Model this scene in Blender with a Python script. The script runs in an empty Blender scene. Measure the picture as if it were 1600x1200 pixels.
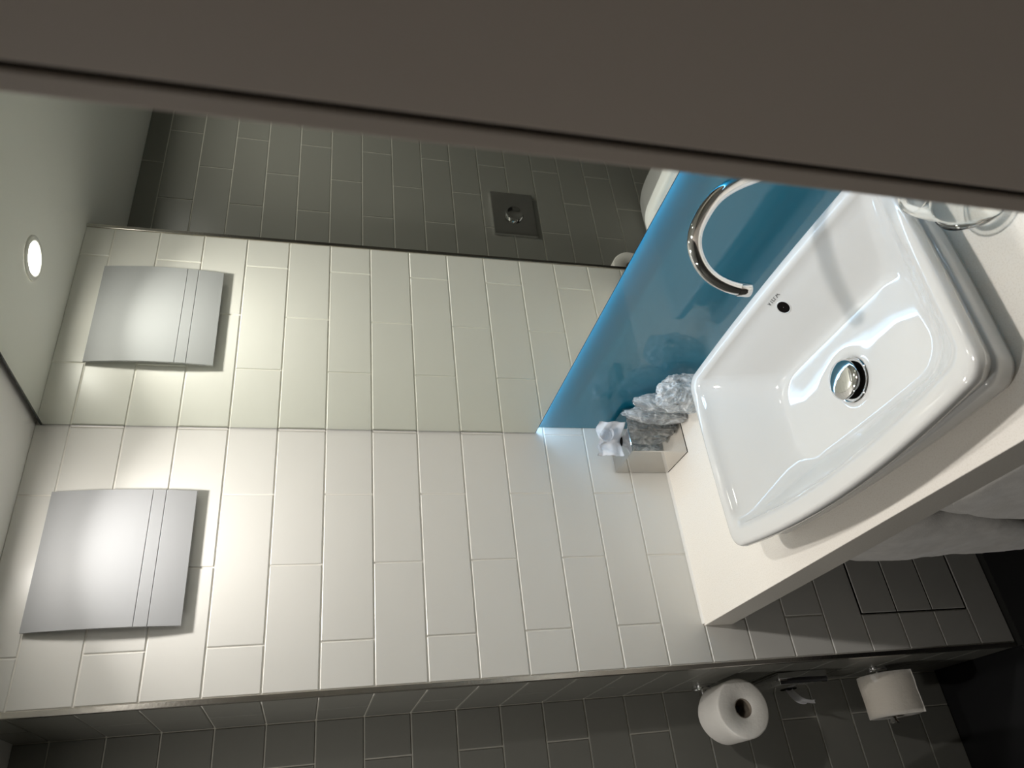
import bpy, bmesh, math, random
from mathutils import Vector, Matrix, noise
from mathutils.bvhtree import BVHTree

# ------------------------------------------------------------------ camera, world, lights, exposure
scene = bpy.context.scene
COL = scene.collection
ZC = 0.822                      # counter level above the floor; heights below are measured from it

cam_data = bpy.data.cameras.new('camera')
cam = bpy.data.objects.new('camera', cam_data)
COL.objects.link(cam)
cam_data.sensor_fit = 'HORIZONTAL'
cam_data.sensor_width = 36.0
cam_data.lens = 1152.02 / 1600 * 36.0
cam_data.clip_start = 0.02
right = Vector((0.2359, -0.1079, -0.9658))
down = Vector((-0.5286, -0.8482, -0.0344))
fwd = Vector((-0.8154, 0.5186, -0.2572))
cam.matrix_world = Matrix(((right.x, -down.x, -fwd.x, 1.511),
                           (right.y, -down.y, -fwd.y, -0.7577),
                           (right.z, -down.z, -fwd.z, 0.8497 + ZC),
                           (0, 0, 0, 1)))
cam_data.dof.use_dof = True
cam_data.dof.focus_distance = 1.5
cam_data.dof.aperture_fstop = 6.7
scene.camera = cam

world = bpy.data.worlds.new('world')
scene.world = world
world.use_nodes = True
world.node_tree.nodes['Background'].inputs[0].default_value = (1.0, 0.95, 0.9, 1)
world.node_tree.nodes['Background'].inputs[1].default_value = 0.0

scene.view_settings.view_transform = 'Standard'
scene.view_settings.look = 'None'
scene.view_settings.gamma = 1.0
scene.view_settings.use_curve_mapping = False
scene.view_settings.exposure = 0.0
scene.cycles.max_bounces = 14
scene.cycles.diffuse_bounces = 8
scene.cycles.glossy_bounces = 8
scene.cycles.transmission_bounces = 12
scene.cycles.transparent_max_bounces = 32
scene.cycles.caustics_reflective = True

CEIL = 1.404
LAMPS = [(0.217, -0.197), (1.10, -0.200)]
LAMP_POWER = 2.9
FILL_LAMP = (0.34, -1.22)  # added fill lamp out of view, lifts the alcove and door
FILL_POWER = 5.0
LAMP_CONE = 116
LED_STRENGTH = 25.0

# ------------------------------------------------------------------ helpers
def nodes_of(name):
    m = bpy.data.materials.new(name)
    m.use_nodes = True
    return m, m.node_tree, m.node_tree.nodes['Principled BSDF']

def mat(name, color, rough=0.5, metal=0.0, spec=0.5, coat=0.0, bump=None, speck=None, sheen=0.0, vary=None):
    m, nt, b = nodes_of(name)
    b.inputs['Base Color'].default_value = (*color, 1)
    b.inputs['Roughness'].default_value = rough
    b.inputs['Metallic'].default_value = metal
    b.inputs['Specular IOR Level'].default_value = spec
    b.inputs['Coat Weight'].default_value = coat
    b.inputs['Coat Roughness'].default_value = 0.03
    if sheen:
        b.inputs['Sheen Weight'].default_value = sheen
        b.inputs['Sheen Roughness'].default_value = 0.5
    tc = nt.nodes.new('ShaderNodeTexCoord')
    if bump:
        n = nt.nodes.new('ShaderNodeTexNoise')
        n.inputs['Scale'].default_value = bump[0]
        n.inputs['Detail'].default_value = bump[2] if len(bump) > 2 else 3.0
        bp = nt.nodes.new('ShaderNodeBump')
        bp.inputs['Strength'].default_value = bump[1]
        bp.inputs['Distance'].default_value = bump[3] if len(bump) > 3 else 0.001
        nt.links.new(tc.outputs['Object'], n.inputs['Vector'])
        nt.links.new(n.outputs['Fac'], bp.inputs['Height'])
        nt.links.new(bp.outputs['Normal'], b.inputs['Normal'])
    if speck:
        n = nt.nodes.new('ShaderNodeTexNoise')
        n.inputs['Scale'].default_value = speck[0]
        n.inputs['Detail'].default_value = 2.0
        r = nt.nodes.new('ShaderNodeValToRGB')
        r.color_ramp.elements[0].position = speck[2]
        r.color_ramp.elements[1].position = speck[3]
        r.color_ramp.elements[0].color = (*speck[1], 1)
        r.color_ramp.elements[1].color = (*color, 1)
        nt.links.new(tc.outputs['Object'], n.inputs['Vector'])
        nt.links.new(n.outputs['Fac'], r.inputs['Fac'])
        nt.links.new(r.outputs['Color'], b.inputs['Base Color'])
    return m

def emit(name, color, strength):
    m = bpy.data.materials.new(name)
    m.use_nodes = True
    nt = m.node_tree
    nt.nodes.clear()
    o = nt.nodes.new('ShaderNodeOutputMaterial')
    e = nt.nodes.new('ShaderNodeEmission')
    e.inputs[0].default_value = (*color, 1)
    e.inputs[1].default_value = strength
    nt.links.new(e.outputs[0], o.inputs[0])
    return m

def film(name, tint, haze=0.0, rough=0.02, ior=1.45, hazecol=(0.85, 0.88, 0.92), bump=None, patch=None):
    """thin clear plastic or glass: see-through, with a mirror-like skin and a little haze"""
    m = bpy.data.materials.new(name)
    m.use_nodes = True
    nt = m.node_tree
    nt.nodes.clear()
    o = nt.nodes.new('ShaderNodeOutputMaterial')
    t = nt.nodes.new('ShaderNodeBsdfTransparent')
    t.inputs[0].default_value = (*tint, 1)
    g = nt.nodes.new('ShaderNodeBsdfGlossy')
    g.inputs['Color'].default_value = (1, 1, 1, 1)
    g.inputs['Roughness'].default_value = rough
    f = nt.nodes.new('ShaderNodeFresnel')
    f.inputs['IOR'].default_value = ior
    mx = nt.nodes.new('ShaderNodeMixShader')
    nt.links.new(f.outputs[0], mx.inputs[0])
    nt.links.new(g.outputs[0], mx.inputs[2])
    if haze:
        d = nt.nodes.new('ShaderNodeBsdfDiffuse')
        d.inputs[0].default_value = (*hazecol, 1)
        tr = nt.nodes.new('ShaderNodeBsdfTranslucent')
        tr.inputs[0].default_value = (*hazecol, 1)
        a = nt.nodes.new('ShaderNodeMixShader')
        a.inputs[0].default_value = 0.28
        nt.links.new(d.outputs[0], a.inputs[1])
        nt.links.new(tr.outputs[0], a.inputs[2])
        h = nt.nodes.new('ShaderNodeMixShader')
        h.inputs[0].default_value = haze
        nt.links.new(t.outputs[0], h.inputs[1])
        nt.links.new(a.outputs[0], h.inputs[2])
        nt.links.new(h.outputs[0], mx.inputs[1])
        if patch:
            tp_ = nt.nodes.new('ShaderNodeTexCoord')
            np_ = nt.nodes.new('ShaderNodeTexNoise')
            np_.inputs['Scale'].default_value = patch
            np_.inputs['Detail'].default_value = 6
            np_.inputs['Distortion'].default_value = 1.6
            rp = nt.nodes.new('ShaderNodeMapRange')
            rp.inputs['From Min'].default_value = 0.44
            rp.inputs['From Max'].default_value = 0.68
            rp.inputs['To Min'].default_value = haze * 0.45
            rp.inputs['To Max'].default_value = min(1.0, haze * 2.6)
            nt.links.new(tp_.outputs['Object'], np_.inputs['Vector'])
            nt.links.new(np_.outputs['Fac'], rp.inputs['Value'])
            nt.links.new(rp.outputs['Result'], h.inputs[0])
    else:
        nt.links.new(t.outputs[0], mx.inputs[1])
    if bump:
        tc = nt.nodes.new('ShaderNodeTexCoord')
        n = nt.nodes.new('ShaderNodeTexNoise')
        n.inputs['Scale'].default_value = bump[0]
        n.inputs['Detail'].default_value = 4
        b = nt.nodes.new('ShaderNodeBump')
        b.inputs['Strength'].default_value = bump[1]
        b.inputs['Distance'].default_value = 0.004
        nt.links.new(tc.outputs['Object'], n.inputs['Vector'])
        nt.links.new(n.outputs['Fac'], b.inputs['Height'])
        nt.links.new(b.outputs[0], g.inputs['Normal'])
        nt.links.new(b.outputs[0], f.inputs['Normal'])
    nt.links.new(mx.outputs[0], o.inputs[0])
    return m

def link(name, mesh, m=None, parent=None, loc=None):
    o = bpy.data.objects.new(name, mesh)
    COL.objects.link(o)
    if m is not None and mesh is not None and not mesh.materials:
        mesh.materials.append(m)
    if loc is not None:
        o.location = loc
    if parent is not None:
        o.parent = parent
    return o

def tag(o, label=None, cat=None, group=None, kind=None):
    if label: o['label'] = label
    if cat: o['category'] = cat
    if group: o['group'] = group
    if kind: o['kind'] = kind
    return o

def empty(name, loc, label, cat, group=None, kind=None):
    o = bpy.data.objects.new(name, None)
    COL.objects.link(o)
    o.location = loc
    o.empty_display_size = 0.02
    return tag(o, label, cat, group, kind)

def to_mesh(name, bm, smooth=False, angle=None):
    bmesh.ops.recalc_face_normals(bm, faces=bm.faces)
    me = bpy.data.meshes.new(name)
    bm.to_mesh(me)
    bm.free()
    if smooth:
        me.shade_smooth()
        if angle is not None:
            me.set_sharp_from_angle(angle=math.radians(angle))
    return me

def box_bm(bm, lo, hi, bevel=0.0, seg=2):
    v = [bm.verts.new((x, y, z)) for x in (lo[0], hi[0]) for y in (lo[1], hi[1]) for z in (lo[2], hi[2])]
    q = [(0, 1, 3, 2), (4, 6, 7, 5), (0, 4, 5, 1), (2, 3, 7, 6), (0, 2, 6, 4), (1, 5, 7, 3)]
    fs = [bm.faces.new([v[i] for i in f]) for f in q]
    if bevel:
        es = list({e for f in fs for e in f.edges})
        bmesh.ops.bevel(bm, geom=es, offset=bevel, segments=seg, profile=0.5, affect='EDGES')
    return bm

def box(name, lo, hi, m, parent=None, bevel=0.0, seg=2, origin=None):
    bm = bmesh.new()
    box_bm(bm, lo, hi, bevel, seg)
    me = to_mesh(name, bm, smooth=bevel > 0, angle=12)
    return link(name, me, m, parent)

def loft(bm, rings, close=True, cap0=False, cap1=False):
    vs = [[bm.verts.new(p) for p in r] for r in rings]
    n = len(rings[0])
    for a, b in zip(vs, vs[1:]):
        for i in range(n if close else n - 1):
            j = (i + 1) % n
            bm.faces.new((a[i], a[j], b[j], b[i]))
    if cap0: bm.faces.new(vs[0][::-1])
    if cap1: bm.faces.new(vs[-1])
    return vs

def lathe_rings(profile, n=40, axis='Z', c=(0, 0, 0)):
    out = []
    for r, h in profile:
        ring = []
        for i in range(n):
            a = 2 * math.pi * i / n
            p, q = r * math.cos(a), r * math.sin(a)
            if axis == 'Z': v = (p, q, h)
            elif axis == 'X': v = (h, p, q)
            else: v = (q, h, p)
            ring.append((v[0] + c[0], v[1] + c[1], v[2] + c[2]))
        out.append(ring)
    return out

def lathe(name, profile, m, parent=None, n=40, axis='Z', c=(0, 0, 0), cap0=False, cap1=False, angle=40):
    bm = bmesh.new()
    loft(bm, lathe_rings(profile, n, axis, c), True, cap0, cap1)
    return link(name, to_mesh(name, bm, True, angle), m, parent)

def tube(name, pts, rad, m, parent=None, n=24, cap=True, angle=60):
    """round tube along a list of points"""
    bm = bmesh.new()
    P = [Vector(p) for p in pts]
    rings = []
    ref = None
    for i, p in enumerate(P):
        t = (P[min(i + 1, len(P) - 1)] - P[max(i - 1, 0)]).normalized()
        if ref is None:
            ref = t.orthogonal().normalized()
        ref = (ref - t * ref.dot(t)).normalized()
        b = t.cross(ref)
        r = rad[i] if isinstance(rad, (list, tuple)) else rad
        rings.append([p + (ref * math.cos(2 * math.pi * k / n) + b * math.sin(2 * math.pi * k / n)) * r for k in range(n)])
    loft(bm, rings, True, cap, cap)
    return link(name, to_mesh(name, bm, True, angle), m, parent)

def Zc(z):
    return z + ZC

# ------------------------------------------------------------------ materials
M = {}
M['tile_white'] = mat('white satin tile', (0.78, 0.765, 0.725), 0.32, spec=0.45, bump=(9.0, 0.12, 1.0, 0.004))
M['tile_grey'] = mat('grey satin tile', (0.235, 0.232, 0.208), 0.34, spec=0.4, bump=(9.0, 0.12, 1.0, 0.004))
M['grout_white'] = mat('pale grout', (0.88, 0.855, 0.80), 0.9, spec=0.1, bump=(400, 0.3))
M['grout_grey'] = mat('grey grout', (0.62, 0.60, 0.535), 0.9, spec=0.1, bump=(400, 0.3))
M['tile_black'] = mat('black floor tile', (0.012, 0.012, 0.013), 0.35, spec=0.4, bump=(60, 0.15, 3, 0.001))
M['grout_dark'] = mat('dark grout', (0.03, 0.03, 0.028), 0.9, spec=0.1)
M['paint'] = mat('white ceiling paint', (0.85, 0.84, 0.80), 0.55, spec=0.3, bump=(220, 0.08, 2, 0.001))
M['plaster'] = mat('pale wall paint', (0.55, 0.53, 0.49), 0.7, spec=0.2)
M['panel'] = mat('dark grey-brown wall panel', (0.17, 0.165, 0.15), 0.5, spec=0.3)
M['chrome'] = mat('polished chrome', (0.82, 0.82, 0.82), 0.04, 1.0)
M['trim_metal'] = mat('brushed steel edging', (0.62, 0.59, 0.54), 0.22, 1.0, bump=(150, 0.12, 3, 0.001))
M['mirror'] = mat('mirror silvering', (0.86, 0.89, 0.83), 0.0, 1.0)
M['mirror_edge'] = mat('mirror edge', (0.03, 0.035, 0.035), 0.25, 0.0)
M['mirror_back'] = mat('dark mirror backing', (0.05, 0.05, 0.05), 0.6)
M['teal'] = mat('back-painted teal glass', (0.005, 0.165, 0.26), 0.4, spec=0.5, coat=1.0)
M['counter'] = mat('cream quartz', (0.82, 0.78, 0.72), 0.32, spec=0.4, speck=(420, (0.765, 0.72, 0.655), 0.36, 0.50))
M['sealant'] = mat('white sealant', (0.75, 0.73, 0.69), 0.35)
M['ceramic'] = mat('glazed white ceramic', (0.63, 0.63, 0.62), 0.035, spec=0.55, coat=0.3)
M['dark'] = mat('shaded opening black', (0.006, 0.005, 0.0045), 0.9, spec=0.05)  # black put in for the shade inside the drain and other openings
M['ink'] = mat('grey ceramic print', (0.12, 0.12, 0.12), 0.4)
M['vent'] = mat('satin silver plastic', (0.36, 0.365, 0.375), 0.5, 0.0, spec=0.3, bump=(900, 0.10, 2, 0.0005))
M['vent_edge'] = mat('grey vent body', (0.42, 0.42, 0.42), 0.5)
M['steel'] = mat('mirror polished steel', (0.60, 0.585, 0.56), 0.03, 1.0)
M['tissue'] = mat('white tissue', (0.86, 0.86, 0.88), 0.9, spec=0.1, bump=(130, 0.25, 4, 0.002))
M['paper'] = mat('toilet paper', (0.93, 0.90, 0.85), 0.95, spec=0.05, bump=(160, 0.5, 4, 0.0015))
M['card'] = mat('brown cardboard core', (0.30, 0.25, 0.20), 0.9)
M['towel'] = mat('grey terry towel', (0.86, 0.83, 0.795), 1.0, spec=0.02, sheen=0.6, bump=(420, 0.45, 4, 0.0018), speck=(38, (0.77, 0.74, 0.705), 0.35, 0.65))
M['door'] = mat('taupe door laminate', (0.58, 0.505, 0.447), 0.55, spec=0.25, bump=(500, 0.05))
M['door_gap'] = mat('black rubber seal', (0.006, 0.005, 0.005), 0.9, spec=0.1)
M['glass'] = film('clear glass', (0.95, 0.955, 0.945), 0.0, 0.01, 1.22)
M['wrap'] = film('clear crinkled film', (0.985, 0.99, 0.995), 0.62, 0.07, 1.38, (0.97, 0.985, 1.0), bump=(90, 0.35), patch=28)
M['cup'] = film('clear plastic cup', (0.97, 0.98, 0.98), 0.05, 0.05, 1.25)
M['lamp_white'] = mat('white lamp bezel', (0.75, 0.74, 0.70), 0.4)
M['lens'] = emit('lit lamp lens', (1.0, 0.96, 0.90), 150.0)
M['led'] = emit('cool LED strip', (0.50, 0.75, 1.0), LED_STRENGTH)

# ------------------------------------------------------------------ room shell
PITCH, COLP, JOINT, DEEP = 0.103, 0.3077, 0.003, 0.0022
_tiles = {}
def tile_mesh(w, h, m):
    key = (round(w, 4), round(h, 4), m.name)
    if key in _tiles: return _tiles[key]
    b = 0.0013
    bm = bmesh.new()
    a = [bm.verts.new(p) for p in ((-w/2, -h/2, -0.004), (w/2, -h/2, -0.004), (w/2, h/2, -0.004), (-w/2, h/2, -0.004))]
    c = [bm.verts.new(p) for p in ((-w/2, -h/2, -b*0.8), (w/2, -h/2, -b*0.8), (w/2, h/2, -b*0.8), (-w/2, h/2, -b*0.8))]
    d = [bm.verts.new(p) for p in ((-w/2+b, -h/2+b, 0), (w/2-b, -h/2+b, 0), (w/2-b, h/2-b, 0), (-w/2+b, h/2-b, 0))]
    for r, s in ((a, c), (c, d)):
        for i in range(4):
            j = (i + 1) % 4
            bm.faces.new((r[i], r[j], s[j], s[i]))
    bm.faces.new(d)
    me = bpy.data.meshes.new('tile')
    bm.to_mesh(me); bm.free()
    me.materials.append(m)
    _tiles[key] = me
    return me

def row_edges():
    zs = [CEIL + 0.001] + [(13 - k) * PITCH for k in range(21)] + [-ZC - 0.001]
    return [(zs[i + 1], zs[i], i) for i in range(len(zs) - 1)]      # (bottom, top, row index)

rng = random.Random(4)
def lay_tiles(parent, m, u0, u1, even, odd, place, skip=None, name='tile'):
    """place(u, z) -> (position, x axis, normal); u runs along the wall"""
    for zb, zt, r in row_edges():
        j0 = even if r % 2 == 0 else odd
        if j0 is None:
            cuts = [u0, u1]
        else:
            k0 = math.floor((u0 - j0) / COLP)
            cuts = sorted({u0, u1} | {j0 + k * COLP for k in range(k0, k0 + 12) if u0 + 0.012 < j0 + k * COLP < u1 - 0.012})
        for a, b in zip(cuts, cuts[1:]):
            for aa, bb in (skip(a, b, r) if skip else [(a, b)]):
                w, h = bb - aa - JOINT, zt - zb - JOINT
                if w < 0.006 or h < 0.006: continue
                pos, xa, na = place((aa + bb) / 2, (zb + zt) / 2)
                o = link(name, tile_mesh(w, h, m), None, parent)
                up = Vector((0, 0, 1))
                tilt = Vector((rng.uniform(-1, 1), rng.uniform(-1, 1), rng.uniform(-1, 1))) * 0.0012
                na2 = (na + tilt).normalized()
                xa2 = up.cross(na2).normalized()
                up2 = na2.cross(xa2)
                o.matrix_world = Matrix(((xa2.x, up2.x, na2.x, pos.x), (xa2.y, up2.y, na2.y, pos.y),
                                         (xa2.z, up2.z, na2.z, pos.z + ZC), (0, 0, 0, 1)))

YRET, XALC = -0.5005, -0.285
X1, YREAR = 1.95, -1.95
def wall(name, lo, hi, m, label):
    return tag(box(name, lo, hi, m), label, 'wall', kind='structure')

wl = wall('wall_left', (-0.05, -0.4985, 0), (-DEEP, 0.09, Zc(CEIL)), M['grout_white'], 'white tiled wall beside the counter')
HY, HT, HB = -0.405, -0.412, -0.721            # access panel: front edge, top, bottom
def skip_hatch(a, b, r):
    if r in (18, 19, 20):
        return [(a, HY - 0.0005)] if a < HY and b > HY else ([] if a >= HY else [(a, b)])
    return [(a, b)]
lay_tiles(wl, M['tile_white'], -0.4905, 0.088, -0.0939, -0.2478,
          lambda u, z: (Vector((0, u, z)), None, Vector((1, 0, 0))), skip_hatch)

wr = wall('wall_return', (XALC - 0.02, YRET + DEEP, 0), (-0.004, -0.46, Zc(CEIL)), M['grout_grey'], 'narrow grey tiled return wall carrying the toilet roll holders')
lay_tiles(wr, M['tile_grey'], XALC, -0.001, -0.15, None,
          lambda u, z: (Vector((u, YRET, z)), None, Vector((0, -1, 0))))
wa = wall('wall_alcove', (XALC - 0.06, YREAR, 0), (XALC - DEEP, YRET + 0.01, Zc(CEIL)), M['grout_grey'], 'grey tiled toilet wall behind the flush plate')
lay_tiles(wa, M['tile_grey'], YREAR, YRET, -0.740, -0.586,
          lambda u, z: (Vector((XALC, u, z)), None, Vector((1, 0, 0))))
wall('wall_back', (-0.05, 0.088, 0), (X1, 0.14, Zc(CEIL)), M['plaster'], 'wall behind the mirror and the teal glass')
wall('wall_right', (X1, YREAR, 0), (X1 + 0.05, 0.14, Zc(CEIL)), M['panel'], 'dark panelled wall to the right of the counter')
wall('wall_rear', (XALC - 0.06, YREAR - 0.05, 0), (X1 + 0.05, YREAR, Zc(CEIL)), M['panel'], 'dark panelled wall opposite the mirror')
tag(box('ceiling', (XALC - 0.06, YREAR - 0.05, Zc(CEIL)), (X1 + 0.05, 0.14, Zc(CEIL) + 0.05), M['paint']), 'white painted ceiling with recessed downlights', 'ceiling', kind='structure')
fl = tag(box('floor', (XALC - 0.06, YREAR - 0.05, -0.05), (X1 + 0.05, 0.14, -0.0022), M['grout_dark']), 'black tiled bathroom floor', 'floor', kind='structure')
for i in range(8):
    for j in range(4):
        x0, y1 = XALC + i * 0.303, -0.20 - j * 0.603
        x0b, x1b = x0, min(x0 + 0.3, X1)
        y0b = max(y1 - 0.6, YREAR)
        if i == 0 and y1 > YRET: 
            y1 = YRET - 0.001
        if x1b - x0b < 0.02 or y1 - y0b < 0.02: continue
        if j == 0 and i > 0:
            y1 = 0.088
        o = link('floor_tile', tile_mesh(x1b - x0b, y1 - y0b, M['tile_black']), None, fl)
        o.location = ((x0b + x1b) / 2, (y0b + y1) / 2, 0.0)

# steel edging on the tile corner
bm = bmesh.new()
prof = [(-0.0095, -0.4908), (0.0012, -0.4908), (0.0016, -0.4912), (0.0016, -0.4998), (0.0006, -0.5008), (-0.0095, -0.5008)]
loft(bm, [[(x, y, z) for x, y in prof] for z in (0.001, Zc(CEIL))], True, True, True)
tag(link('trim_1', to_mesh('trim_1', bm), M['trim_metal']), 'polished steel edging strip on the tiled corner', 'trim', kind='structure')

# mirror: silvered glass, dark edge, backing and light strip
mi = tag(box('mirror', (0.004, 0.0625, Zc(0.332)), (X1 - 0.02, 0.0685, Zc(1.390)), M['mirror']), 'large frameless wall mirror above the teal glass', 'mirror')
bm = bmesh.new()
e = 0.0014
for lo, hi in (((0.0026, 0.0627, 0.332), (0.004, 0.0690, 1.390)), ((0.0026, 0.0627, 0.3305), (X1 - 0.02, 0.0690, 0.332)), ((0.0026, 0.0612, 1.390), (X1 - 0.02, 0.0690, 1.3935))):
    box_bm(bm, (lo[0], lo[1], Zc(lo[2])), (hi[0], hi[1], Zc(hi[2])))
link('mirror_edge', to_mesh('mirror_edge', bm), M['mirror_edge'], mi)
box('backing_board', (0.02, 0.0687, Zc(0.362)), (X1 - 0.04, 0.0795, Zc(1.37)), M['mirror_back'], mi)
box('light_strip', (0.012, 0.0700, Zc(0.3350)), (X1 - 0.04, 0.0785, Zc(0.3385)), M['led'], mi)

# teal back-painted glass
tag(box('glass_splashback', (0.001, 0.080, Zc(0.004)), (X1 - 0.01, 0.0875, Zc(0.36)), M['teal'], bevel=0.0008, seg=1), 'glossy teal glass splashback between counter and mirror', 'splashback')

# counter
ct = tag(box('countertop', (0.0005, -0.412, Zc(-0.068)), (X1 - 0.002, 0.0795, Zc(0.002)), M['counter'], bevel=0.0012), 'thick cream stone countertop under the basin', 'counter')
bm = bmesh.new()
sec = [(0.0006, 0.0020), (0.0055, 0.0020), (0.0038, 0.0034), (0.0018, 0.0058), (0.0006, 0.0075)]
loft(bm, [[(x, y, Zc(z)) for x, z in sec] for y in (-0.408, 0.078)], True, True, True)
tag(link('trim_2', to_mesh('trim_2', bm), M['sealant']), 'white sealant bead where the counter meets the tiled wall', 'sealant', kind='structure')

# access panel in the tiled wall under the counter
ap = empty('access_panel', (0, -0.26, Zc(-0.567)), 'tiled access panel with a thin black gap low on the wall under the counter', 'access panel')
inv = Matrix.Translation(Vector((0, 0.26, -Zc(-0.567))))
def under(o, parent):
    o.parent = parent
    o.matrix_parent_inverse = Matrix.Translation(-Vector(parent.location))
    return o
g = under(box('panel_gap', (-DEEP + 0.0001, HY - 0.0005, Zc(HB)), (-0.0017, -0.09, Zc(HT)), M['dark']), ap)
for k in range(3):
    zt, zb = HT - k * PITCH, HT - (k + 1) * PITCH
    gap_t, gap_b = (0.004 if k == 0 else JOINT / 2), (0.004 if k == 2 else JOINT / 2)
    h = zt - zb - gap_t - gap_b
    o = link('tile', tile_mesh(0.30, h, M['tile_white']))
    o.matrix_world = Matrix(((0, 0, 1, 0.0), (1, 0, 0, HY + 0.0025 + 0.15), (0, 1, 0, Zc((zt - gap_t + zb + gap_b) / 2)), (0, 0, 0, 1)))
    mw = o.matrix_world.copy()
    o.parent = ap
    o.matrix_parent_inverse = Matrix.Translation(-Vector(ap.location))

# door at the right of the doorway, close to the camera
DX, DY = 1.2765, -0.475
d1 = empty('door_1', (DX + 0.35, DY + 0.02, 0), 'taupe door leaf with a dark vertical seal groove', 'door', kind='structure')
under(box('door_leaf', (DX + 0.0154, DY, 0.004), (X1 - 0.004, DY + 0.04, Zc(CEIL) - 0.003), M['door'], bevel=0.0015), d1)
under(box('edge_strip', (DX, DY, 0.004), (DX + 0.0120, DY + 0.04, Zc(CEIL) - 0.003), M['door'], bevel=0.0015), d1)
under(box('seal', (DX + 0.0119, DY + 0.0022, 0.004), (DX + 0.0155, DY + 0.038, Zc(CEIL) - 0.003), M['door_gap']), d1)

# ------------------------------------------------------------------ downlights
def downlight(x, y, label, power=None, cone=None):
    t = empty('downlight', (x, y, Zc(CEIL)), label, 'ceiling light', 'recessed ceiling downlights')
    lathe('bezel', [(0.0465, -0.0002), (0.0465, -0.0028), (0.044, -0.0042), (0.036, -0.0042), (0.0335, -0.003), (0.031, -0.0008)], M['lamp_white'], t, 48)
    lathe('lens', [(0.0005, -0.0012), (0.016, -0.0012), (0.0312, -0.0008)], M['lens'], t, 40)
    la = bpy.data.lights.new('downlight_beam', 'AREA')
    la.shape = 'DISK'
    la.size = 0.056
    la.spread = math.radians(cone or LAMP_CONE)
    la.energy = power or LAMP_POWER
    la.color = (1.0, 0.965, 0.915)
    lo = bpy.data.objects.new('beam', la)
    COL.objects.link(lo)
    lo.location = (0, 0, -0.0048)
    lo.parent = t
    return t
downlight(*LAMPS[0], 'lit recessed downlight nearest the white tiled wall', LAMP_POWER * 0.76)
downlight(*LAMPS[1], 'lit recessed downlight above the counter to the right of the basin', LAMP_POWER * 1.12)
downlight(*FILL_LAMP, 'added fill downlight out of view, brightening the alcove and the door', FILL_POWER, 170)

# ------------------------------------------------------------------ extractor vent
VY0, VY1, VZ0, VZ1 = -0.362, -0.091, 1.0760, 1.341
vt = empty('extractor_vent', (0.0, (VY0 + VY1) / 2, Zc((VZ0 + VZ1) / 2)), 'silver square bowed vent cover high on the white tiled wall', 'vent')
zc_, hh = (VZ0 + VZ1) / 2, (VZ1 - VZ0) / 2
def vx(z):
    t = (z - zc_) / hh
    return 0.0135 - 0.0035 * (t * 0.5 + 0.5) + 0.0095 * (1 - t * t)
zs = [VZ0 + (VZ1 - VZ0) * i / 36 for i in range(37)]
for g0 in (1.1325, 1.1565):
    zs += [g0 - 0.0011, g0 - 0.00035, g0 + 0.00035, g0 + 0.0011]
zs = sorted(zs)
front = []
for z in zs:
    dd = 0.0
    for g0 in (1.1325, 1.1565):
        if abs(z - g0) < 0.0006: dd = 0.0011
    front.append((vx(z) - dd, z))
back = [(vx(z) - 0.0045, z) for z in reversed(zs)]
bm = bmesh.new()
loft(bm, [[(x, y, Zc(z)) for x, z in front + back] for y in (VY0, VY0 + 0.0008, VY1 - 0.0008, VY1)], True, True, True)
under(link('cover', to_mesh('cover', bm, True, 25), M['vent']), vt)
under(box('vent_body', (0.0002, VY0 + 0.03, Zc(VZ0 + 0.03)), (0.0088, VY1 - 0.03, Zc(VZ1 - 0.03)), M['vent_edge'], bevel=0.002), vt)

# ------------------------------------------------------------------ basin
NC, NS = 10, 16
def outline(xl, xr, yf, yb, r, bf, bb, z, bs=0.0):
    """rounded rectangle with bowed front and back, counter-clockwise from the right side"""
    pts = []
    cx, cy = (xl + xr) / 2, (yf + yb) / 2
    corners = [(xr - r, yb - r, 0), (xl + r, yb - r, 90), (xl + r, yf + r, 180), (xr - r, yf + r, 270)]
    for k, (px, py, a0) in enumerate(corners):
        for i in range(NC + 1):
            a = math.radians(a0 + 90 * i / NC)
            pts.append((px + r * math.cos(a), py + r * math.sin(a)))
        nx, ny, na = corners[(k + 1) % 4]
        a = math.radians(na)
        ex, ey = nx + r * math.cos(a), ny + r * math.sin(a)
        sx, sy = pts[-1]
        for i in range(1, NS):
            t = i / NS
            pts.append((sx + (ex - sx) * t, sy + (ey - sy) * t))
    hw, hd = (xr - xl) / 2, (yb - yf) / 2
    out = []
    for x, y in pts:
        u, v = (x - cx) / hw, (y - cy) / hd
        y2 = y + (bb * max(v, 0) - bf * max(-v, 0)) * (1 - u * u)
        x2 = x + bs * u * (1 - v * v)
        out.append((x2, y2, Zc(z)))
    return out
def inset(d, z, r=None, df=None, bf=0.028, bb=0.009, bs=0.004):
    df = d if df is None else df
    return outline(0.345 + d, 0.950 - d, -0.357 + df, 0.006 - d, max(0.012, 0.028 - d * 0.25) if r is None else r, bf, bb, z, bs)
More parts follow.
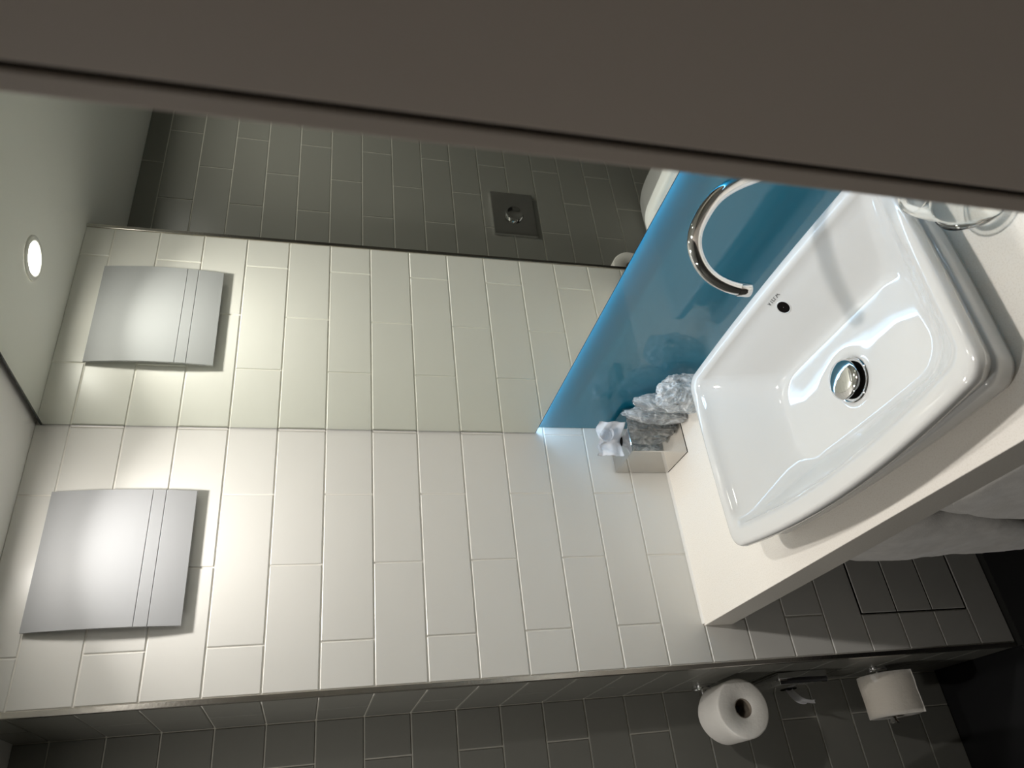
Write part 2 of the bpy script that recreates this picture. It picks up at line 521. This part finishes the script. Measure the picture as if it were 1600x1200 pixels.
OUT = [inset(0.034, 0.002, 0.03, 0.018, 0.010, 0.004), inset(0.028, 0.006, 0.03, 0.013, 0.012, 0.004), inset(0.0245, 0.016, 0.03, 0.011, 0.014, 0.004),
       inset(0.0215, 0.038, 0.03, 0.010, 0.016, 0.005), inset(0.0225, 0.0425, 0.03, 0.011, 0.016, 0.005), inset(0.026, 0.0440, 0.028, 0.016, 0.016, 0.005),
       inset(0.0255, 0.047, 0.028, 0.016, 0.018, 0.005), inset(0.020, 0.060, 0.028, 0.014, 0.022, 0.007), inset(0.011, 0.073, 0.028, 0.009, 0.026, 0.008),
       inset(0.003, 0.080, 0.028, 0.002), inset(0.0004, 0.0835, 0.028), inset(0.0, 0.087, 0.028), inset(0.0, 0.0935, 0.028), inset(0.0012, 0.0975, 0.027),
       inset(0.004, 0.0998, 0.026), inset(0.008, 0.1006, 0.026)]
def inner(s, z, r):
    """s = 0 at the inner rim, 1 at the bowl floor"""
    l = lambda a, b: a + (b - a) * s
    return outline(l(0.367, 0.497), l(0.926, 0.835), l(-0.322, -0.262), l(-0.017, -0.094), r, l(0.026, 0.004), l(0.008, 0.002), z, 0.003)
INN = [outline(0.360, 0.934, -0.331, -0.010, 0.022, 0.028, 0.009, 0.1000, 0.004), inner(0.0, 0.0975, 0.024), inner(0.03, 0.092, 0.028), inner(0.11, 0.082, 0.034)]
for i in range(1, 9):
    t = i / 9
    INN.append(inner(0.11 + 0.72 * t, 0.082 - 0.066 * t ** 1.05, 0.034 + 0.012 * t))
INN += [inner(0.88, 0.0125, 0.046), inner(0.95, 0.0085, 0.046), inner(1.0, 0.0070, 0.045), inner(1.1, 0.0060, 0.042)]
DC = (0.6615, -0.1860)
def circ(r, z):
    src = inner(1.0, 0, 0.045)
    out = []
    for x, y, _ in src:
        a = math.atan2(y - DC[1], x - DC[0])
        out.append((DC[0] + r * math.cos(a), DC[1] + r * math.sin(a), Zc(z)))
    return out
last = INN[-1]
for t in (0.35, 0.7):
    c = circ(0.050, 0.0048)
    INN.append([tuple(a + (b - a) * t for a, b in zip(p, q)) for p, q in zip(last, c)])
INN += [circ(0.050, 0.0048), circ(0.0425, 0.0040), circ(0.0388, 0.0030), circ(0.0380, 0.0024)]
bm = bmesh.new()
loft(bm, OUT + INN, True, True, True)
basin_me = to_mesh('basin', bm, True, 70)
bn = tag(link('wash_basin', basin_me, M['ceramic']), 'white rectangular ceramic wash basin sitting on the cream counter', 'basin')
lathe('drain_seat', [(0.0378, 0.0006), (0.0365, 0.0016), (0.0335, 0.0010), (0.0315, -0.0006)], M['chrome'], bn, 48, c=(DC[0], DC[1], Zc(0.0032)))
lathe('drain_shade_disc', [(0.0378, 0.0002), (0.0005, 0.0)], M['dark'], bn, 40, c=(DC[0], DC[1], Zc(0.0023)))  # flat black disc, its colour stands in for the shade of a deep drain
lathe('drain_cap', [(0.0005, 0.0235), (0.011, 0.0233), (0.022, 0.0226), (0.0300, 0.0213), (0.0330, 0.0203), (0.0337, 0.0192), (0.0330, 0.0182), (0.007, 0.0170), (0.0065, 0.0025)], M['chrome'], bn, 56, c=(DC[0], DC[1], Zc(0.0)))

# overflow hole (shade painted as a black disc) and printed name on the back slope
bvh = BVHTree.FromPolygons([v.co.copy() for v in basin_me.vertices], [tuple(p.vertices) for p in basin_me.polygons])
def slope_at(x, z):
    hit = bvh.ray_cast(Vector((x, -0.19, Zc(z))), Vector((0, 1, 0)))
    n = hit[1]
    if n.y > 0: n = -n
    return hit[0], n
p0, n0 = slope_at(0.648, 0.0690)
up = (Vector((0, 0, 1)) - n0 * n0.z).normalized()
xa = up.cross(n0)
fr = Matrix(((xa.x, up.x, n0.x, p0.x), (xa.y, up.y, n0.y, p0.y), (xa.z, up.z, n0.z, p0.z), (0, 0, 0, 1)))
o = lathe('overflow_rim', [(0.0135, 0.0), (0.0128, 0.0008), (0.0118, 0.0010), (0.0110, 0.0002)], M['ceramic'], bn, 36); o.matrix_world = fr
o = lathe('overflow_shade_disc', [(0.0112, 0.0004), (0.0005, 0.00035)], M['dark'], bn, 36); o.matrix_world = fr  # flat black disc on the surface, painted shade instead of a cut opening
tx = bpy.data.curves.new('lettering', 'FONT')
tx.body = 'VitrA'
tx.size = 0.0140
tx.space_character = 1.12
tx.align_x = 'CENTER'
tx.extrude = 0.00015
tx.offset = 0.00012
tx.materials.append(M['ink'])
to = bpy.data.objects.new('lettering', tx)
COL.objects.link(to)
to.parent = bn
to.matrix_world = fr @ Matrix.Translation((0.001, 0.0185, 0.0006))
bpy.context.view_layer.update()
tme = bpy.data.meshes.new_from_object(to.evaluated_get(bpy.context.evaluated_depsgraph_get()))
tme.name = 'lettering'
bpy.data.objects.remove(to)
tob = link('lettering', tme, None, bn)
tob.matrix_world = fr @ Matrix.Translation((0.001, 0.0185, 0.0006))

# ------------------------------------------------------------------ tap
O = Vector((0.793, -0.125, Zc(0.259)))
ud = Vector((0.6428, 0.7660, 0))
neck = [(0.0, 0.250), (0.0, 0.259), (0.0045, 0.2855), (0.0142, 0.3099), (0.0290, 0.3279), (0.0500, 0.3400), (0.0715, 0.3425), (0.0905, 0.3372), (0.1115, 0.3263), (0.1285, 0.3125), (0.1445, 0.2905), (0.1580, 0.2630), (0.1700, 0.2320), (0.1795, 0.2000), (0.1860, 0.1680), (0.1900, 0.1380), (0.1920, 0.1080), (0.1920, 0.0950)]
def smooth_path(P, k=5):
    out = []
    for i in range(len(P) - 1):
        p0, p1, p2, p3 = P[max(i - 1, 0)], P[i], P[i + 1], P[min(i + 2, len(P) - 1)]
        for q in range(k):
            t = q / k
            out.append(tuple(0.5 * (2 * b + (c - a) * t + (2 * a - 5 * b + 4 * c - d) * t * t + (3 * b - a - 3 * c + d) * t ** 3) for a, b, c, d in zip(p0, p1, p2, p3)))
    out.append(P[-1])
    return out
base = O + ud * 0.192
tp = empty('basin_tap', (base.x, base.y, Zc(0.0025)), 'chrome swan-neck tap arching over the basin in front of the teal glass', 'tap')
pts = [O + ud * a + Vector((0, 0, b - 0.259)) for a, b in smooth_path(neck)]
under(tube('spout', pts, 0.0103, M['chrome'], None, 32), tp)
under(lathe('nozzle', [(0.0085, -0.0105), (0.0103, -0.011), (0.0107, -0.009), (0.0107, 0.0065), (0.0102, 0.0080)], M['chrome'], None, 36, c=(O.x, O.y, O.z)), tp)
under(lathe('column', [(0.0005, 0.0025), (0.0155, 0.0025), (0.0155, 0.0055), (0.0130, 0.007), (0.0130, 0.095), (0.0124, 0.099), (0.0103, 0.101)], M['chrome'], None, 40, c=(base.x, base.y, ZC)), tp)
lb = Vector((base.x, base.y, Zc(0.075)))
under(tube('lever', [lb + Vector((0.010, 0.002, 0)), lb + Vector((0.025, 0.004, 0.002)), lb + Vector((0.085, 0.010, 0.012))], [0.0085, 0.0070, 0.0050], M['chrome'], None, 20), tp)

# ------------------------------------------------------------------ steel tissue box and tissue
BX0, BX1, BY0, BY1, BZ = 0.004, 0.117, -0.042, 0.072, 0.1425
bxo = empty('tissue_box', ((BX0 + BX1) / 2, (BY0 + BY1) / 2, Zc(0.002)), 'mirror-polished steel cube tissue box in the counter corner', 'tissue box')
under(box('box_shell', (BX0, BY0, Zc(0.0042)), (BX1, BY1, Zc(BZ)), M['steel'], bevel=0.0014), bxo)
under(box('base_shadow_gap', (BX0 + 0.001, BY0 + 0.001, Zc(0.0022)), (BX1 - 0.001, BY1 - 0.001, Zc(0.0045)), M['dark']), bxo)  # added black sheet, shadow line under the box put into its colour
under(lathe('slot', [(0.016, 0.0006), (0.0155, 0.0012), (0.0005, 0.0009)], M['dark'], None, 32, c=(0.060, 0.012, Zc(BZ))), bxo)

def grid_mesh(name, f, nu, nv, m, parent=None, thick=0.0):
    bm = bmesh.new()
    vs = [[bm.verts.new(f(i / nu, j / nv)) for j in range(nv + 1)] for i in range(nu + 1)]
    for i in range(nu):
        for j in range(nv):
            bm.faces.new((vs[i][j], vs[i + 1][j], vs[i + 1][j + 1], vs[i][j + 1]))
    if thick:
        bmesh.ops.solidify(bm, geom=list(bm.faces), thickness=thick)
    return link(name, to_mesh(name, bm, True, 180), m, parent)

TB, TD, TC = Vector((0.066, 0.016, 0)), Vector((0.46, 0.888, 0)), Vector((0.888, -0.46, 0))
def tissue_pt(u, v):
    # v: 0 at the slot, 1 at the loose upper edge; u: across the sheet
    a = (u - 0.5) * 2
    w = 0.015 + 0.025 * min(1.0, 0.35 + abs(a) * 0.65 + v * 0.5)
    fwd_ = 0.044 * abs(a) ** 1.4 * (1 - 0.75 * v) + 0.006 * math.sin(a * 7.0 + 0.8) * (0.4 + 0.6 * v) + 0.004 * math.sin(v * 9 + a * 3) - 0.008 * v
    notch = 0.010 * math.exp(-((a + 0.12) / 0.22) ** 2)
    z = BZ + 0.0012 + 0.057 * v - notch * v + 0.006 * abs(a) ** 2 * (1 - v)
    p = TB + TD * (a * w) + TC * fwd_
    nz = noise.noise_vector(Vector((u * 5, v * 5, 1.3))) * 0.0045 * (0.3 + v)
    return (max(p.x + nz.x, 0.006), min(p.y + nz.y, 0.072), Zc(max(z + nz.z, BZ + 0.0012)))
ts = tag(grid_mesh('paper_tissue', tissue_pt, 44, 30, M['tissue'], None, 0.0005), 'crumpled white tissue standing out of the steel tissue box', 'tissue')
def curl_pt(u, v):
    ang = 0.7 + 5.2 * v
    r = 0.0125 + 0.003 * u + 0.0022 * math.sin(v * 7)
    q = TB + TD * (0.010 + r * math.cos(ang)) + TC * (0.004 + 0.021 * u)
    nz = noise.noise_vector(Vector((u * 3, v * 4, 7.3))) * 0.0025
    return (q.x + nz.x, q.y + nz.y, Zc(BZ + 0.036 + r * 1.1 * math.sin(ang) + 0.006 * u) + nz.z)
grid_mesh('curled_fold', curl_pt, 14, 40, M['tissue'], ts, 0.0005)

# ------------------------------------------------------------------ plastic-wrapped cups
def wrapped_cup(seed, loc, rx, ry, h, tilt, label, top=0.35):
    t = empty('wrapped_cup', loc, label, 'wrapped cup', 'plastic-wrapped cups beside the tissue box')
    t.rotation_euler = tilt
    bm = bmesh.new()
    bmesh.ops.create_icosphere(bm, subdivisions=5, radius=1.0)
    off = Vector((seed * 3.7, seed * 1.9, seed * 0.7))
    for v in bm.verts:
        p = v.co.copy()
        q = Vector((p.x * 1.2, p.y * 1.2, p.z * 1.9)) + off
        lump = noise.noise(q * 1.6)
        crease = 1 - 2 * abs(noise.noise(q * 3.1))
        fine = 1 - 2 * abs(noise.noise(q * 7.0))
        d = 0.20 * lump + 0.12 * crease + 0.035 * fine
        k = max(abs(p.z), 1e-4)
        full = 1.0 / max(1e-3, (math.sqrt(p.x * p.x + p.y * p.y) ** 3.0 + k ** 3.0) ** (1 / 3.0))     # boxier than a ball
        s = full * (0.93 + d)
        zz = p.z * s
        squeeze = 1.0 - top * max(0.0, zz - 0.2) / 0.8
        flare = 1.0 + 0.18 * max(0.0, zz - 0.75) / 0.25 * noise.noise(Vector((p.x * 4, p.y * 4, seed)))
        v.co = Vector((p.x * s * rx * squeeze * flare, p.y * s * ry * squeeze * flare, max(0.0006, (zz * 0.5 + 0.5) * h)))
    bag = link('wrapping', to_mesh('wrapping', bm, True, 16), M['wrap'], t)
    lathe('cup', [(0.0005, 0.006), (0.022 * rx / 0.04, 0.006), (0.024 * rx / 0.04, 0.010), (0.030 * rx / 0.04, h * 0.62), (0.0295 * rx / 0.04, h * 0.62), (0.0232 * rx / 0.04, 0.012)], M['cup'], t, 32)
    return t
wrapped_cup(1, (0.143, 0.042, Zc(0.002)), 0.0205, 0.024, 0.150, (0, 0.0, 0.2), 'clear plastic-wrapped cup touching the side of the steel tissue box', 0.4)
wrapped_cup(2, (0.192, 0.046, Zc(0.002)), 0.0235, 0.026, 0.146, (0, 0.0, 0.9), 'clear plastic-wrapped cup in the middle of the three', 0.35)
wrapped_cup(3, (0.268, 0.026, Zc(0.002)), 0.038, 0.042, 0.126, (0, 0.0, 2.0), 'largest clear plastic-wrapped cup against the left rim of the basin', 0.10)

# ------------------------------------------------------------------ clear glass at the right of the basin
GX, GY = 1.0015, -0.1264
gprof = [(0.0005, 0.0030), (0.0175, 0.0030), (0.0195, 0.0040), (0.0250, 0.0100), (0.0340, 0.0280), (0.0398, 0.0480), (0.0420, 0.0600), (0.0415, 0.0655), (0.0385, 0.0695), (0.0345, 0.0715), (0.0335, 0.0760),
         (0.0328, 0.0900), (0.0312, 0.1120), (0.0285, 0.1270), (0.0262, 0.1315), (0.0250, 0.1310), (0.0246, 0.1290)]
gl = tag(lathe('drinking_glass', [(r, z) for r, z in gprof], M['glass'], None, 56, c=(GX, GY, ZC)), 'clear glass vessel on the counter to the right of the basin', 'glass')

# ------------------------------------------------------------------ toilet rolls and holders
def roll_mesh(axis, c, rad, core, x0, x1, seed):
    n = 72
    prof = [(core, x0 + 0.001), (core, x1 - 0.001), (core + 0.001, x1), (rad - 0.004, x1), (rad - 0.0012, x1 - 0.001), (rad, x1 - 0.004),
            (rad * 1.004, (x0 + x1) / 2 + 0.02), (rad * 1.003, (x0 + x1) / 2 - 0.02), (rad, x0 + 0.004), (rad - 0.0012, x0 + 0.001), (rad - 0.004, x0), (core + 0.001, x0), (core, x0 + 0.001)]
    bm = bmesh.new()
    rings = lathe_rings(prof, n, axis, (0, 0, 0))
    out = []
    for ring in rings:
        rr = []
        for p in ring:
            v = Vector(p)
            d = Vector((0, v.y, v.z)) if axis == 'X' else Vector((v.x, 0, v.z))
            if d.length > core * 1.3:
                k = 1 + 0.035 * noise.noise(d.normalized() * 1.1 + Vector((seed, 0, 0))) + 0.006 * noise.noise(d.normalized() * 5 + Vector((seed, 3, v.y * 20)))
                e_ = d * k
                v = v - d + e_
            rr.append((v.x + c[0], v.y + c[1], v.z + c[2]))
        out.append(rr)
    loft(bm, out, True)
    return to_mesh('toilet_roll', bm, True, 50)

R1, C1 = 0.0625, 0.0205
A1 = (-0.129, -0.575, -0.090)
r1 = tag(link('toilet_roll', roll_mesh('X', (A1[0], A1[1], Zc(A1[2])), R1, C1, -0.050, 0.050, 1.0), M['paper']), 'upper toilet roll with its round end and hollow core facing out', 'toilet roll', 'toilet rolls on the return wall')
lathe('cardboard_core', [(C1 - 0.0004, -0.0492), (C1 - 0.0004, 0.0492), (C1 - 0.0014, 0.0492), (C1 - 0.0014, -0.0492)], M['card'], r1, 40, 'X', (A1[0], A1[1], Zc(A1[2])))
h1 = empty('roll_holder', (-0.222, YRET, Zc(-0.0795)), 'chrome bar holder with a round plate carrying the upper toilet roll', 'roll holder', 'chrome toilet roll holders')
az = A1[2] + C1 - 0.0014 - 0.0078
under(lathe('wall_plate', [(0.0005, 0.0), (0.025, 0.0), (0.026, -0.002), (0.026, -0.011), (0.0245, -0.013), (0.0005, -0.0122)], M['chrome'], None, 40, 'Y', (-0.222, YRET, Zc(az))), h1)
apts = [(-0.222, YRET - 0.010, Zc(az)), (-0.222, A1[1] + 0.018, Zc(az))] + [(-0.222 + 0.018 * (1 - math.cos(a)), A1[1] + 0.018 * (1 - math.sin(a)), Zc(az)) for a in [math.radians(q) for q in (15, 30, 45, 60, 75, 90)]] + [(-0.088, A1[1], Zc(az))]
under(tube('arm', apts, 0.0074, M['chrome'], None, 20), h1)

R2, C2 = 0.0605, 0.0205
A2 = (-0.155, -0.5665, -0.541)
r2 = tag(link('toilet_roll', roll_mesh('Y', (A2[0], A2[1], Zc(A2[2])), R2, C2, -0.048, 0.048, 5.0), M['paper']), 'lower toilet roll with a loose end sheet, hung on a pin near the floor', 'toilet roll', 'toilet rolls on the return wall')
lathe('cardboard_core', [(C2 - 0.0004, -0.0472), (C2 - 0.0004, 0.0472), (C2 - 0.0014, 0.0472), (C2 - 0.0014, -0.0472)], M['card'], r2, 40, 'Y', (A2[0], A2[1], Zc(A2[2])))
def flap_pt(u, v):
    a = math.radians(165 - 190 * u)            # angle about the roll axis, 90 = top, 0 = +x side
    lift = max(0.0, u - 0.80)
    r = R2 + 0.0018 + 0.075 * lift ** 1.5
    drop = 0.030 * max(0.0, u - 0.85)
    y = A2[1] - 0.049 + 0.096 * v
    nz = noise.noise(Vector((u * 3, v * 3, 2.0))) * 0.0025
    return (A2[0] + (r + nz) * math.cos(a), y, Zc(A2[2]) + (r + nz) * math.sin(a) - drop)
grid_mesh('loose_sheet', flap_pt, 48, 10, M['paper'], r2, 0.0008)
h2 = empty('roll_holder', (A2[0], YRET, Zc(A2[2] + 0.0115)), 'chrome spare-roll pin with a flared tip carrying the lower toilet roll', 'roll holder', 'chrome toilet roll holders')
pz = A2[2] + C2 - 0.0014 - 0.0078
under(lathe('wall_plate', [(0.0005, 0.0), (0.025, 0.0), (0.026, -0.002), (0.026, -0.011), (0.0245, -0.013), (0.0005, -0.0122)], M['chrome'], None, 40, 'Y', (A2[0], YRET, Zc(pz))), h2)
under(lathe('pin', [(0.0074, -0.010), (0.0074, -0.120), (0.0092, -0.123), (0.0108, -0.126), (0.0100, -0.1285), (0.0005, -0.129)], M['chrome'], None, 28, 'Y', (A2[0], YRET, Zc(pz))), h2)

# chrome dispenser with a hanging paper bag
bg = empty('bag_dispenser', (-0.185, YRET, Zc(-0.29)), 'flat chrome dispenser between the two toilet rolls', 'dispenser')
bm = bmesh.new()
box_bm(bm, (-0.256, YRET - 0.0290, Zc(-0.352)), (-0.112, YRET - 0.0004, Zc(-0.220)), 0.003, 3)
under(link('dispenser_case', to_mesh('dispenser_case', bm, True, 35), M['chrome']), bg)
under(lathe('slot', [(0.020, -0.0004), (0.0195, -0.0010), (0.0005, -0.0008)], M['dark'], None, 32, 'Y', (-0.186, YRET - 0.0290, Zc(-0.287))), bg)
def bag_pt(u, v):
    x = -0.186 + (v - 0.5) * (0.022 + 0.02 * u) + 0.006 * u
    y = YRET - 0.0297 - 0.034 * math.sin(min(1.0, u * 1.1) * 1.5)
    z = -0.287 - 0.052 * u ** 1.25 + 0.006 * math.sin(v * 6 + u * 2)
    return (x, y + 0.003 * math.sin(v * 8), Zc(z))
tag(grid_mesh('paper_bag', bag_pt, 14, 12, M['tissue'], None, 0.0006), 'white paper strip hanging out of the chrome dispenser', 'paper bag')

# ------------------------------------------------------------------ towels under the counter
def towel(name, x0, x1, yf, yb, zt, zb, seed, sr, shv, taper, label, ex=0.42, ey=0.75):
    t = 0.5
    nx, nz = 70, 70
    bm = bmesh.new()
    rings = []
    cx, hw = (x0 + x1) / 2, (x1 - x0) / 2
    cy, hd = (yf + yb) / 2, (yb - yf) / 2
    n = 96
    for j in range(nz + 1):
        v = j / nz
        z = zt + (zb - zt) * v
        e0 = min(1.0, v / shv)
        sh = math.sqrt(max(0.0, 1 - (1 - e0) ** 2))           # rounded shoulder at the top
        e1 = min(1.0, (1 - v) / 0.03)
        sh2 = math.sqrt(max(0.0, 1 - (1 - e1) ** 2))
        wx = (hw - sr * (1 - sh)) * (0.97 + 0.03 * sh2) * (1 + 0.02 * math.sin(v * 3.1)) - taper * max(0, v - 0.5)
        wy = hd * (0.35 + 0.65 * sh) * (0.3 + 0.7 * sh2)
        ring = []
        for i in range(n):
            a = 2 * math.pi * i / n
            ca, sa = math.cos(a), math.sin(a)
            px = abs(ca) ** ex * (1 if ca >= 0 else -1)
            py = abs(sa) ** ey * (1 if sa >= 0 else -1)
            p = Vector((cx + wx * px, cy + wy * py, Zc(z)))
            d = noise.noise(Vector((p.x * 7 + seed, p.y * 9, p.z * 7))) * 0.010 + noise.noise(Vector((p.x * 24, p.y * 24, p.z * 24 + seed))) * 0.0035 + noise.noise(Vector((p.x * 130, p.y * 130, p.z * 130))) * 0.0012
            p += Vector((ca * 0.5, sa, 0)) * d
            p.y = min(max(p.y, yf - 0.004), yb + 0.004)
            ring.append(p)
        rings.append(ring)
    loft(bm, rings, True, True, True)
    return tag(link(name, to_mesh(name, bm, True, 120), M['towel']), label, 'towel', 'grey towels hanging under the counter')
towel('hanging_towel', 0.188, 0.448, -0.356, -0.255, -0.090, -0.66, 1.0, 0.17, 0.40, 0.13, 'grey towel hanging furthest left under the counter edge', 0.66, 0.62)
t2 = towel('hanging_towel', 0.588, 1.16, -0.412, -0.386, -0.090, -0.66, 9.0, 0.09, 0.36, 0.0, 'grey towel hanging in front, overlapping the other towel', 0.5, 0.75)
t3 = towel('folded_layer', 0.548, 1.15, -0.381, -0.362, -0.090, -0.655, 5.0, 0.09, 0.34, 0.0, None)
t3.parent = t2
del t3['category'], t3['group']
rl = empty('towel_rail', (0.75, -0.355, Zc(-0.068)), 'chrome towel rail fixed under the counter behind the towels', 'towel rail')
under(tube('bar', [(0.24, -0.355, Zc(-0.0785)), (1.25, -0.355, Zc(-0.0785))], 0.006, M['chrome'], None, 16), rl)
for x in (0.262, 1.23):
    under(tube('bracket', [(x, -0.355, Zc(-0.0682)), (x, -0.355, Zc(-0.0785))], 0.006, M['chrome'], None, 16), rl)

# ------------------------------------------------------------------ flush plate and toilet (seen in the mirror)
fp = empty('flush_plate', (XALC, -0.960, Zc(0.2)), 'square chrome flush plate with a round button on the grey tiles', 'flush plate')
bm = bmesh.new()
PLR = []
for k, (dx, dd) in enumerate(((0.0002, 0.0), (0.0075, 0.0), (0.0098, 0.0012), (0.0104, 0.004), (0.0098, 0.020), (0.0088, 0.045))):
    PLR.append([(XALC + dx, -0.960 + sy * (0.100 - dd), Zc(0.201) + sz * (0.077 - dd)) for sy, sz in ((-1, -1), (1, -1), (1, 1), (-1, 1))])
loft(bm, PLR, True, True, True)
under(link('plate', to_mesh('plate', bm, True, 50), M['chrome']), fp)
under(lathe('button', [(0.0330, 0.0080), (0.0330, 0.0165), (0.0310, 0.0200), (0.0270, 0.0205), (0.0230, 0.0180), (0.012, 0.0150), (0.0005, 0.0145)], M['chrome'], None, 48, 'X', (XALC, -0.955, Zc(0.201))), fp)

TY = -0.955
tl = empty('toilet', (XALC + 0.25, TY, 0), 'white wall-hung toilet with closed lid below the flush plate', 'toilet')
def seat_outline(scale, z, x0=XALC + 0.012, length=0.53, half=0.16):
    pts = []
    for i in range(48):
        a = 2 * math.pi * i / 48
        ca, sa = math.cos(a), math.sin(a)
        if ca >= 0:
            x = x0 + 0.24 + ca * (length - 0.24) * scale
            y = sa * half * scale
        else:
            x = x0 + 0.24 - abs(ca) ** 0.35 * 0.24 * (0.5 + 0.5 * scale)
            y = math.copysign(abs(sa) ** 0.5, sa) * half * scale
        pts.append((x, TY + y, Zc(z)))
    return pts
bm = bmesh.new()
loft(bm, [seat_outline(0.55, -0.66), seat_outline(0.62, -0.60), seat_outline(0.80, -0.48), seat_outline(0.95, -0.36), seat_outline(0.97, -0.338)], True, True, True)
under(link('bowl', to_mesh('bowl', bm, True, 60), M['ceramic']), tl)
bm = bmesh.new()
loft(bm, [seat_outline(0.96, -0.336), seat_outline(1.0, -0.334), seat_outline(1.01, -0.324), seat_outline(1.0, -0.316)], True, True, True)
under(link('seat', to_mesh('seat', bm, True, 60), M['ceramic']), tl)
bm = bmesh.new()
loft(bm, [seat_outline(1.0, -0.314), seat_outline(1.01, -0.306), seat_outline(0.99, -0.296), seat_outline(0.93, -0.292)], True, True, True)
under(link('lid', to_mesh('lid', bm, True, 60), M['ceramic']), tl)
